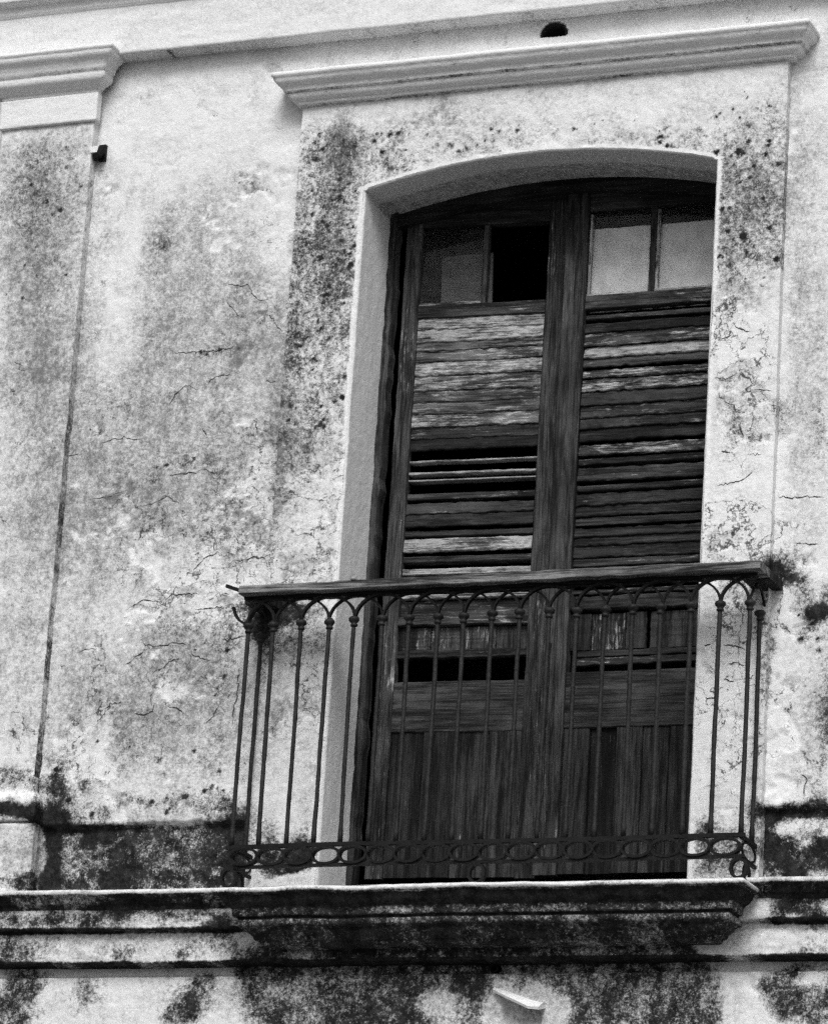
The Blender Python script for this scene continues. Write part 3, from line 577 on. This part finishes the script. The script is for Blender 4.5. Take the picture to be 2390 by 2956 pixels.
# ------------------------------------------------------------------ door leaves
def pane(parent, x0, x1, z0, z1, y, org, mat, rx=0.0):
    me = box_mesh('pane', -(x1 - x0) / 2, (x1 - x0) / 2, -.002, .002, -(z1 - z0) / 2, (z1 - z0) / 2)
    o = link('pane', me, mat, parent, smooth=False); o.location = ((x0 + x1) / 2 - org[0], y - org[1], (z0 + z1) / 2 - org[2]); o.rotation_euler = (rx, 0, 0); return o
def leaf_top(x0, x1, leaf, org, zglass, tone):
    """arched top rail: flat underside, curved upper edge"""
    xs = np.linspace(x0, x1, 16); bm = bmesh.new(); rows = []
    for x in xs:
        zt = float(arch(np.array(x))) - .004
        rows.append([bm.verts.new((x - org[0], LEAF_Y + yy - org[1], z - org[2])) for yy, z in ((0, zglass), (0, zt), (.04, zt), (.04, zglass))])
    for a, b in zip(rows[:-1], rows[1:]):
        for k in range(4): bm.faces.new([a[k], a[(k + 1) % 4], b[(k + 1) % 4], b[k]])
    bm.faces.new(rows[0]); bm.faces.new(rows[-1][::-1]); bmesh.ops.recalc_face_normals(bm, faces=bm.faces)
    me = bpy.data.meshes.new('top_rail'); bm.to_mesh(me); bm.free(); link('top_rail', me, WOODH, leaf, smooth=False, color=(0, tone, 0, 1))

def slat_row(leaf, org, x0, x1, uref, rows, ta=5, tb=12):
    for v0, v1, mode, paint, tone in rows:
        z1, z0 = zat(uref, v0, LEAF_Y), zat(uref, v1, LEAF_Y)
        if mode == 'c':        # closed: lies nearly flush, lower edge a little proud
            board('slat', leaf, x0, x1, z0, z1 + .004, LEAF_Y + random.uniform(.004, .009), .009, 'x', paint, tone, tilt=rad(random.uniform(ta, tb)), jit=.0026, n=24, origin=org, roll=rad(random.uniform(-.35, .35)))
        else:                  # open: only the front edge and the underside show
            board('slat', leaf, x0, x1, z0, z1, LEAF_Y + .010, .045, 'x', paint, tone, tilt=rad(random.uniform(-4, 4)), jit=.0010, n=20, origin=org, roll=rad(random.uniform(-.2, .2)))

# --- left leaf, standing a little ajar
LX0, LX1 = -.203, .405; LO = (LX0, LEAF_Y, FLOOR + .13)
left = empty('door_leaf', LO, 'left door leaf, standing ajar, with one pane missing and peeling pale louvres', 'door')
left.rotation_euler = (0, 0, rad(3.6))
Y = LEAF_Y
board('stile', left, LX0, LX0 + .060, FLOOR + .13, 1.20, Y, .04, 'z', .30, 1.7, n=50, origin=LO)
board('stile', left, LX1 - .076, LX1 - .001, FLOOR + .13, 1.262, Y, .04, 'z', .16, 1.5, n=50, origin=LO)
ix0, ix1 = LX0 + .061, LX1 - .077
leaf_top(LX0 + .060, LX1 - .077, left, LO, 1.150, .8)
zr1, zr0 = zat(1360, 870, Y), zat(1360, 906, Y)
board('rail', left, ix0, ix1, zr0, zr1, Y, .04, 'x', .34, 1.5, origin=LO)
mx = .094
board('muntin', left, mx - .008, mx + .010, zr1, 1.150, Y + .004, .03, 'z', .2, 1.6, origin=LO)
pane(left, ix0, mx - .008, zr1 + .002, 1.150, Y + .02, LO, GLASS, rad(-1.0))
board('inner_board', left, -.075, mx + .02, zr1 - .05, zat(1330, 733, Y + .05), Y + .045, .01, 'x', 0, 1, origin=LO, mat=DULL, roll=rad(-2))
board('glazing_bead', left, ix0, mx - .008, zr1 + .001, zr1 + .012, Y + .008, .012, 'x', .62, 1.2, origin=LO, jit=.0008)
slat_row(left, LO, ix0 + .002, ix1 - .002, 1360, [
    (909, 940, 'c', 0.62, 3.4), (941, 977, 'c', 0.68, 3.4), (979, 1001, 'c', 0.50, 3.4), (1002, 1033, 'c', 0.50, 3.2), (1034, 1073, 'c', 0.54, 3.2), (1075, 1116, 'c', 0.58, 3.2), (1117, 1151, 'c', 0.46, 3.0), (1152, 1185, 'c', 0.42, 3.0),
    (1186, 1222, 'c', 0.50, 3.0), (1224, 1256, 'c', .34, 1.0), (1258, 1288, 'c', .02, .6), (1316, 1321, 'o', .75, 1.2), (1350, 1357, 'o', .70, 1.2), (1372, 1376, 'o', .85, 1.3), (1413, 1431, 'o', .32, 1.6), (1445, 1474, 'c', .22, 1.2),
    (1478, 1511, 'c', .14, 1.0), (1522, 1538, 'o', .22, 1.2), (1547, 1584, 'c', 0.66, 3.0), (1595, 1612, 'o', .28, 1.7), (1630, 1647, 'o', .72, 1.4), (1668, 1690, 'o', .3, 1.2)], 4, 10)
def zz(u, v): return zat(u, v, Y)
board('slat', left, ix0 + .002, ix1 - .002, zz(1360, 1718), zz(1360, 1706), Y + .008, .04, 'x', .6, 1.4, origin=LO)
board('panel', left, ix0, ix1, zz(1360, 1771), zz(1360, 1722), Y + .026, .012, 'x', .26, 1.2, origin=LO)
board('rail', left, ix0, ix1, zz(1360, 1796), zz(1360, 1771), Y + .002, .035, 'x', .34, 1.7, origin=LO, jit=.003)
xx = np.linspace(ix0, ix1, 5)
for i in range(4): board('plank', left, xx[i] + .001, xx[i + 1] - .001, zz(1360, 1866), zz(1360, 1800), Y + .022 + .003 * (i % 2), .012, 'z', (.16, .24, .26, .1)[i], 1.2, origin=LO)
board('rail', left, ix0, ix1, zz(1360, 1889), zz(1360, 1866), Y + .012, .03, 'x', .12, 1.0, origin=LO, jit=.003)
board('rail', left, ix0, ix1, zz(1360, 2106), zz(1360, 1960), Y + .003, .035, 'x', .05, 1.6, origin=LO)
xx = np.linspace(ix0, ix1, 5); zb = FLOOR + .135
for i in range(4): board('plank', left, xx[i] + .001, xx[i + 1] - .001, zb, zz(1360, 2107), Y + (.010, .004, .012, .006, .009)[i], .02, 'z', .08, (.9, .8, 1.3, 1.6)[i], origin=LO, jit=.001)
# --- right leaf, closed
RX0, RX1 = .407, 1.030; RO = (RX1, LEAF_Y, FLOOR + .13)
right = empty('door_leaf', RO, 'right door leaf, closed, with two dusty glass panes above dark broken louvres', 'door')
board('stile', right, RX0, RX0 + .082, FLOOR + .13, 1.262, Y - .006, .046, 'z', .16, 1.5, n=50, origin=RO)
board('stile', right, RX1 - .070, RX1, FLOOR + .13, 1.20, Y, .04, 'z', .1, 1.0, n=50, origin=RO)
jx0, jx1 = RX0 + .083, RX1 - .071
leaf_top(RX0 + .083, RX1 - .071, right, RO, 1.158, .8)
zr1, zr0 = zat(1850, 842, Y), zat(1850, 880, Y)
board('rail', right, jx0, jx1, zr0, zr1, Y, .04, 'x', .36, 1.6, origin=RO)
mx = .727
board('muntin', right, mx - .012, mx + .012, zr1, 1.158, Y + .004, .03, 'z', .15, 1.2, origin=RO)
for a, b in ((jx0, mx - .012), (mx + .012, jx1)):
    pane(right, a, b, zr1 + .002, 1.158, Y + .02, RO, GLASS, rad(-.6))
    board('inner_board', right, a - .01, b + .01, zr1 - .05, zat(1850, 652, Y + .04), Y + .034, .01, 'x', 0, 1, origin=RO, mat=PALE)
    board('glazing_bead', right, a, b, zr1 + .001, zr1 + .010, Y + .006, .014, 'x', .85, 1.2, origin=RO, jit=.0008)
    board('glazing_bead', right, a, a + .010, zr1 + .011, 1.150, Y + .008, .012, 'z', .72, 1.2, origin=RO, jit=.0008)
slat_row(right, RO, jx0 + .002, jx1 - .002, 1860, [
    (896, 910, 'o', .42, 1.4), (922, 948, 'c', .12, 1.0), (950, 987, 'c', .42, 1.5), (990, 1022, 'c', .78, 1.5), (1026, 1047, 'c', .10, 1.7), (1058, 1080, 'c', .44, 1.3), (1086, 1119, 'c', .48, 1.1), (1122, 1160, 'c', .10, 1.0),
    (1162, 1196, 'c', .24, 1.0), (1198, 1226, 'c', .30, 1.0), (1228, 1262, 'c', .04, .8), (1274, 1305, 'c', .42, 1.2), (1312, 1329, 'o', .28, 1.4), (1342, 1380, 'c', .36, 1.2), (1390, 1406, 'o', .18, 1.4), (1418, 1449, 'c', .12, 1.0),
    (1451, 1481, 'c', .10, 1.0), (1483, 1505, 'o', .16, 1.2), (1518, 1541, 'c', .2, 1.1), (1543, 1567, 'c', .24, 1.0), (1570, 1601, 'c', .10, 1.0), (1604, 1626, 'o', .2, 1.6), (1650, 1672, 'o', .2, 1.2)], 8, 20)
def zy(v): return zat(1850, v, Y)
board('slat', right, jx0 + .002, jx1 - .002, zy(1706), zy(1694), Y + .008, .04, 'x', .4, 1.4, origin=RO)
board('rail', right, jx0, jx1, zy(1752), zy(1714), Y + .003, .035, 'x', .1, 1.1, origin=RO, jit=.003)
xx = [jx0, jx0 + .075, jx0 + .20, jx0 + .285, jx1]
for i in range(4): board('plank', right, xx[i] + .001, xx[i + 1] - (.012 if i == 2 else .001), zy(1866), zy(1762), Y + .018 + .004 * (i % 2), .014, 'z', (.0, .24, .14, .18)[i], (.6, 1.0, 1.1, 1.0)[i], origin=RO)
board('slat', right, jx0 + .03, jx1, zy(1886), zy(1868), Y + .02, .02, 'x', .02, .8, origin=RO)
board('slat', right, jx0 + .03, jx1, zy(1911), zy(1890), Y + .016, .02, 'x', .24, .8, origin=RO, jit=.003)
board('rail', right, jx0, jx1, zy(2096), zy(1933), Y + .003, .035, 'x', .04, 1.3, origin=RO)
xx = np.linspace(jx0, jx1, 6)
for i in range(5): board('plank', right, xx[i] + .0015, xx[i + 1] - .0015, zb, zy(2097), Y + (.006, .016, .005, .010, .008)[i], .02, 'z', .06, (1.1, .35, 1.2, 1.0, .8)[i], origin=RO, jit=.001)
board('astragal', right, RX0 + .004, RX0 + .026, zb + .05, zz(1590, 1860), Y - .018, .012, 'z', .22, 2.4, origin=RO, jit=.003, n=20)

# ------------------------------------------------------------------ balcony railing
RY = -.200; NB = 19; BXA, BXB = -.497, 1.274; BXS = np.linspace(BXA, BXB, NB); SP = BXS[1] - BXS[0]
ZC = -.445; ZT = -.347; ZR1, ZR0 = -1.199, -1.212; ZQ1, ZQ0 = -1.269, -1.279
rl = empty('balcony_railing', (.389, RY, FLOOR), 'black wrought iron balcony railing with thin bars, interlaced arches and wooden handrail', 'railing')
RLO = Vector((.389, RY, FLOOR))
def W(p): return Vector(p) - RLO
def rpart(name, me, mat=IRON, smooth=True, loc=(0, 0, 0), color=None, parent=rl):
    o = link(name, me, mat, parent, smooth, color); o.location = loc; return o
# handrail: a flat board in front, shorter boards back to the wall
board('handrail', rl, -.520, 1.322, -.339, -.309, -.250, .110, 'x', .20, 5.5, origin=tuple(RLO), jit=.002, n=50)
for x in (BXA, BXB):
    s = 1 if x > 0 else -1
    rpart('handrail_return', box_mesh('handrail_return', x + s * .002 - .048 - RLO.x, x + s * .002 + .048 - RLO.x, -.1385 - RLO.y, .01 - RLO.y, -.341 - RLO.z, -.311 - RLO.z), WOODV, False, color=(.0, .9, 0, 1))
    rpart('return_strap', box_mesh('return_strap', x - .010 - RLO.x, x + .010 - RLO.x, RY - .01 - RLO.y, .01 - RLO.y, -.352 - RLO.z, -.3415 - RLO.z), IRON, False)
    for z1, z0 in ((ZR1, ZR0), (ZQ1, ZQ0)):
        rpart('return_rail', box_mesh('return_rail', x - .006 - RLO.x, x + .006 - RLO.x, RY + .0085 - RLO.y, .01 - RLO.y, z0 - RLO.z, z1 - RLO.z), IRON, False)
rpart('top_strap', box_mesh('top_strap', -.515 - RLO.x, 1.300 - RLO.x, RY - .012 - RLO.y, RY + .012 - RLO.y, -.349 - RLO.z, -.3395 - RLO.z), IRON, False)
for z1, z0 in ((ZR1, ZR0), (ZQ1, ZQ0)):
    rpart('bottom_rail', rod_mesh('bottom_rail', [W((x, RY + .0012 * math.sin(9 * x), (z0 + z1) / 2 + .0015 * math.sin(5 * x + z0 * 9))) for x in np.linspace(BXA - .016, BXB + .016, 30)], 0, flat=((z1 - z0) / 2, .008)), IRON, False)
def lathe(name, prof, n=14):
    bm = bmesh.new(); rings = [[bm.verts.new((r * math.cos(2 * math.pi * k / n), r * math.sin(2 * math.pi * k / n), z)) for k in range(n)] for r, z in prof]
    for a, b in zip(rings[:-1], rings[1:]):
        for k in range(n): bm.faces.new([a[k], a[(k + 1) % n], b[(k + 1) % n], b[k]])
    bm.faces.new(rings[0][::-1]); bm.faces.new(rings[-1]); bmesh.ops.recalc_face_normals(bm, faces=bm.faces)
    me = bpy.data.meshes.new(name); bm.to_mesh(me); bm.free(); return me
H = ZC - ZR1 + .002; bar_me = lathe('baluster', [(.0078, 0), (.0078, .02), (.0066, .06), (.0064, H * .5), (.0068, H - .02), (.0068, H + .02)], 10)
def bar_variant(k):
    r = np.random.RandomState(50 + k); N_ = 26; t_ = np.linspace(0, H + .02, N_); bx = np.cumsum(r.normal(0, .0004, N_)); by = np.cumsum(r.normal(0, .0004, N_)); bx -= np.linspace(bx[0], bx[-1], N_); by -= np.linspace(by[0], by[-1], N_)
    bm = bmesh.new(); rings = []
    for i in range(N_):
        rr = .0076 + r.normal(0, .00035) + (.0012 if i < 2 else 0); rings.append([bm.verts.new((bx[i] + rr * math.cos(2 * math.pi * q / 10), by[i] + rr * math.sin(2 * math.pi * q / 10), t_[i])) for q in range(10)])
    for a, b in zip(rings[:-1], rings[1:]):
        for q in range(10): bm.faces.new([a[q], a[(q + 1) % 10], b[(q + 1) % 10], b[q]])
    bm.faces.new(rings[0][::-1]); bm.faces.new(rings[-1]); me = bpy.data.meshes.new('baluster'); bm.to_mesh(me); bm.free(); return me
bars = [bar_variant(k) for k in range(8)]
col_me = lathe('collar', [(.008, -.020), (.0125, -.018), (.0125, -.012), (.009, -.009), (.013, -.004), (.0185, .002), (.0185, .009), (.014, .014), (.009, .016)], 14)
posts = [(x, RY) for x in BXS] + [(BXA - .012, -.065), (BXB - .004, -.065)]
for i, (x, y) in enumerate(posts):
    b = rpart('baluster', bars[(i * 5) % 8], IRON_WORN, loc=W((x + random.uniform(-.0025, .0025), y, ZR1 - .001))); b.rotation_euler = (random.uniform(-.004, .004), random.uniform(-.006, .006), random.uniform(0, 3))
    c = link('collar', col_me, IRON_WORN, b); c.location = (0, 0, H + .002 + random.uniform(-.003, .003)); c.rotation_euler = (random.uniform(-.08, .08), random.uniform(-.08, .08), 0)
# interlaced arches: each spans two bays
def arc_pts(xa, xb, a0=0.0, a1=math.pi, y=RY):
    cx = (xa + xb) / 2; r = abs(xb - xa) / 2; zb_ = ZC + .012
    return [Vector((-r * math.cos(a), 0, (ZT - zb_ - .003) * math.sin(a))) for a in np.linspace(a0, a1, 18)], Vector((cx, y, zb_))
pts, c0 = arc_pts(0, 2 * SP); arc_me = rod_mesh('arch_bar', pts, 0, flat=(.0042, .0085)); arc_me2 = rod_mesh('arch_bar', pts, 0, flat=(.0036, .0065))
for i in range(NB - 2):
    rpart('arch_bar', arc_me if i % 2 == 0 else arc_me2, IRON, False, loc=W((BXS[i + 1], RY + (.004 if i % 2 else -.004), ZC + .012)))
half, _ = arc_pts(0, 2 * SP, math.pi / 2, math.pi); half_l = rod_mesh('arch_bar', half, 0, flat=(.004, .008)); half2, _ = arc_pts(0, 2 * SP, 0, math.pi / 2); half_r = rod_mesh('arch_bar', half2, 0, flat=(.004, .008))
rpart('arch_bar', half_l, IRON, False, loc=W((BXS[0], RY - .004, ZC + .012))); rpart('arch_bar', half_r, IRON, False, loc=W((BXS[-1], RY + .004, ZC + .012)))
curl = [Vector((-SP * .62 * math.sin(a), 0, (ZT - ZC - .02) * (1 - math.cos(a)))) for a in np.linspace(0, 1.35, 10)]
rpart('arch_bar', rod_mesh('arch_bar', curl, 0, flat=(.0042, .008)), IRON, False, loc=W((BXS[0] + .002, RY - .004, ZC + .012)))
for x in (BXA, BXB):
    p3 = [W((x, y, ZC + .012 + (ZT - ZC - .015) * math.sin(math.pi * (y - RY) / .19))) for y in np.linspace(RY, -.01, 14)]
    rpart('arch_bar', rod_mesh('arch_bar', p3, .005, 6))
# flat hoops between the two bottom rails
hr = [Vector((SP * .5 * math.cos(a), 0, .0285 * math.sin(a))) for a in np.linspace(0, 2 * math.pi, 25)[:-1]]; hoop_me = rod_mesh('hoop', hr, 0, flat=(.0042, .0125), closed=True)
for i in range(NB - 1): rpart('hoop', hoop_me, IRON, False, loc=W(((BXS[i] + BXS[i + 1]) / 2, RY + (.002 if i % 2 else -.002), (ZR0 + ZQ1) / 2)))
for x in (BXA, BXB):
    h2 = [Vector((0, .072 * math.cos(a), .0285 * math.sin(a))) for a in np.linspace(0, 2 * math.pi, 25)[:-1]]
    rpart('hoop', rod_mesh('hoop', h2, .0045, 6, closed=True), IRON, False, loc=W((x, -.105, (ZR0 + ZQ1) / 2)))
# ring feet
fr_ = [Vector((.026 * math.cos(a), 0, .031 * math.sin(a))) for a in np.linspace(0, 2 * math.pi, 25)[:-1]]; foot_me = rod_mesh('ring_foot', fr_, 0, flat=(.0045, .010), closed=True)
for x in (BXA, .386, BXB): rpart('ring_foot', foot_me, IRON, False, loc=W((x, RY, ZQ0 - .033)))
for x in (BXA, BXB):
    f3 = [Vector((0, .03 * math.cos(a), .031 * math.sin(a))) for a in np.linspace(0, 2 * math.pi, 21)[:-1]]
    rpart('ring_foot', rod_mesh('ring_foot', f3, .006, 6, closed=True), IRON, False, loc=W((x, -.12, ZQ0 - .033)))
rpart('end_strip', rod_mesh('end_strip', [W((-.575, -.236, -.304)), W((-.548, -.226, -.312)), W((-.519, -.216, -.322))], 0, flat=(.005, .012)), IRON, False)
# knob on the handrail
kn = lathe('knob', [(.012, 0), (.013, .005), (.009, .011), (.002, .014)], 12); rpart('knob', kn, WOODH, color=(.8, 2, 0, 1), loc=W((-.10, -.242, -.309)))

# ------------------------------------------------------------------ small things on the wall
bk = empty('wall_bracket', (-1.322, -.012, 1.42), 'small broken dark bracket stub beside the pilaster top', 'bracket')
rpart('plate', box_mesh('plate', -.006, .022, -.004, .02, -.012, .05), IRON, False, parent=bk)
rpart('arm', rod_mesh('arm', [(-.022, -.004, .000), (-.005, -.022, -.004), (.012, -.03, .002), (.022, -.03, .03)], 0, flat=(.009, .009)), IRON, False, parent=bk)
rpart('plaster_chip', box_mesh('plaster_chip', -.026, .006, -.034, .015, .010, .034), PLASTER, False, parent=bk)

bm = bmesh.new(); back = [(.398, -1.652), (.44, -1.662), (.48, -1.672), (.53, -1.688), (.576, -1.700)]; out_ = [(-.004, -.006), (.004, -.020), (.006, -.028), (.004, -.034), (-.010, -.022)]
rows = []
for (x, z), (dx, dz) in zip(back, out_):
    yo = -.012 - abs(dz) * 1.5
    rows.append([bm.verts.new(p) for p in ((x - .5, .01, z + 1.70), (x + dx * .4 - .5, yo * .5, z + dz * .35 + .004 + 1.70), (x + dx - .5, yo, z + dz + 1.70), (x + dx - .5, yo + .004, z + dz - .008 + 1.70), (x - .5, .01, z - .016 + 1.70))])
for a_, b_ in zip(rows[:-1], rows[1:]):
    for k in range(5): bm.faces.new([a_[k], a_[(k + 1) % 5], b_[(k + 1) % 5], b_[k]])
bm.faces.new(rows[0]); bm.faces.new(rows[-1][::-1]); bmesh.ops.recalc_face_normals(bm, faces=bm.faces); me = bpy.data.meshes.new('broken_flap'); bm.to_mesh(me); bm.free()
for k, v in (('dark', -.1), ('grey', -.1), ('crack', 0), ('crackfine', 0), ('pit', 0)):
    a_ = me.attributes.new(k, 'FLOAT', 'POINT'); a_.data.foreach_set('value', [v] * len(me.vertices))
o = link('broken_flap', me, PLASTER, None, smooth=False); o.location = (.5, .0, -1.70); o['label'] = 'pale broken plaster flap slanting over a shallow pocket below the balcony'; o['category'] = 'plaster flap'
print('objects', len(bpy.data.objects), 'tris', sum(len(m.loop_triangles) if m.loop_triangles else len(m.polygons) * 2 for m in bpy.data.meshes))
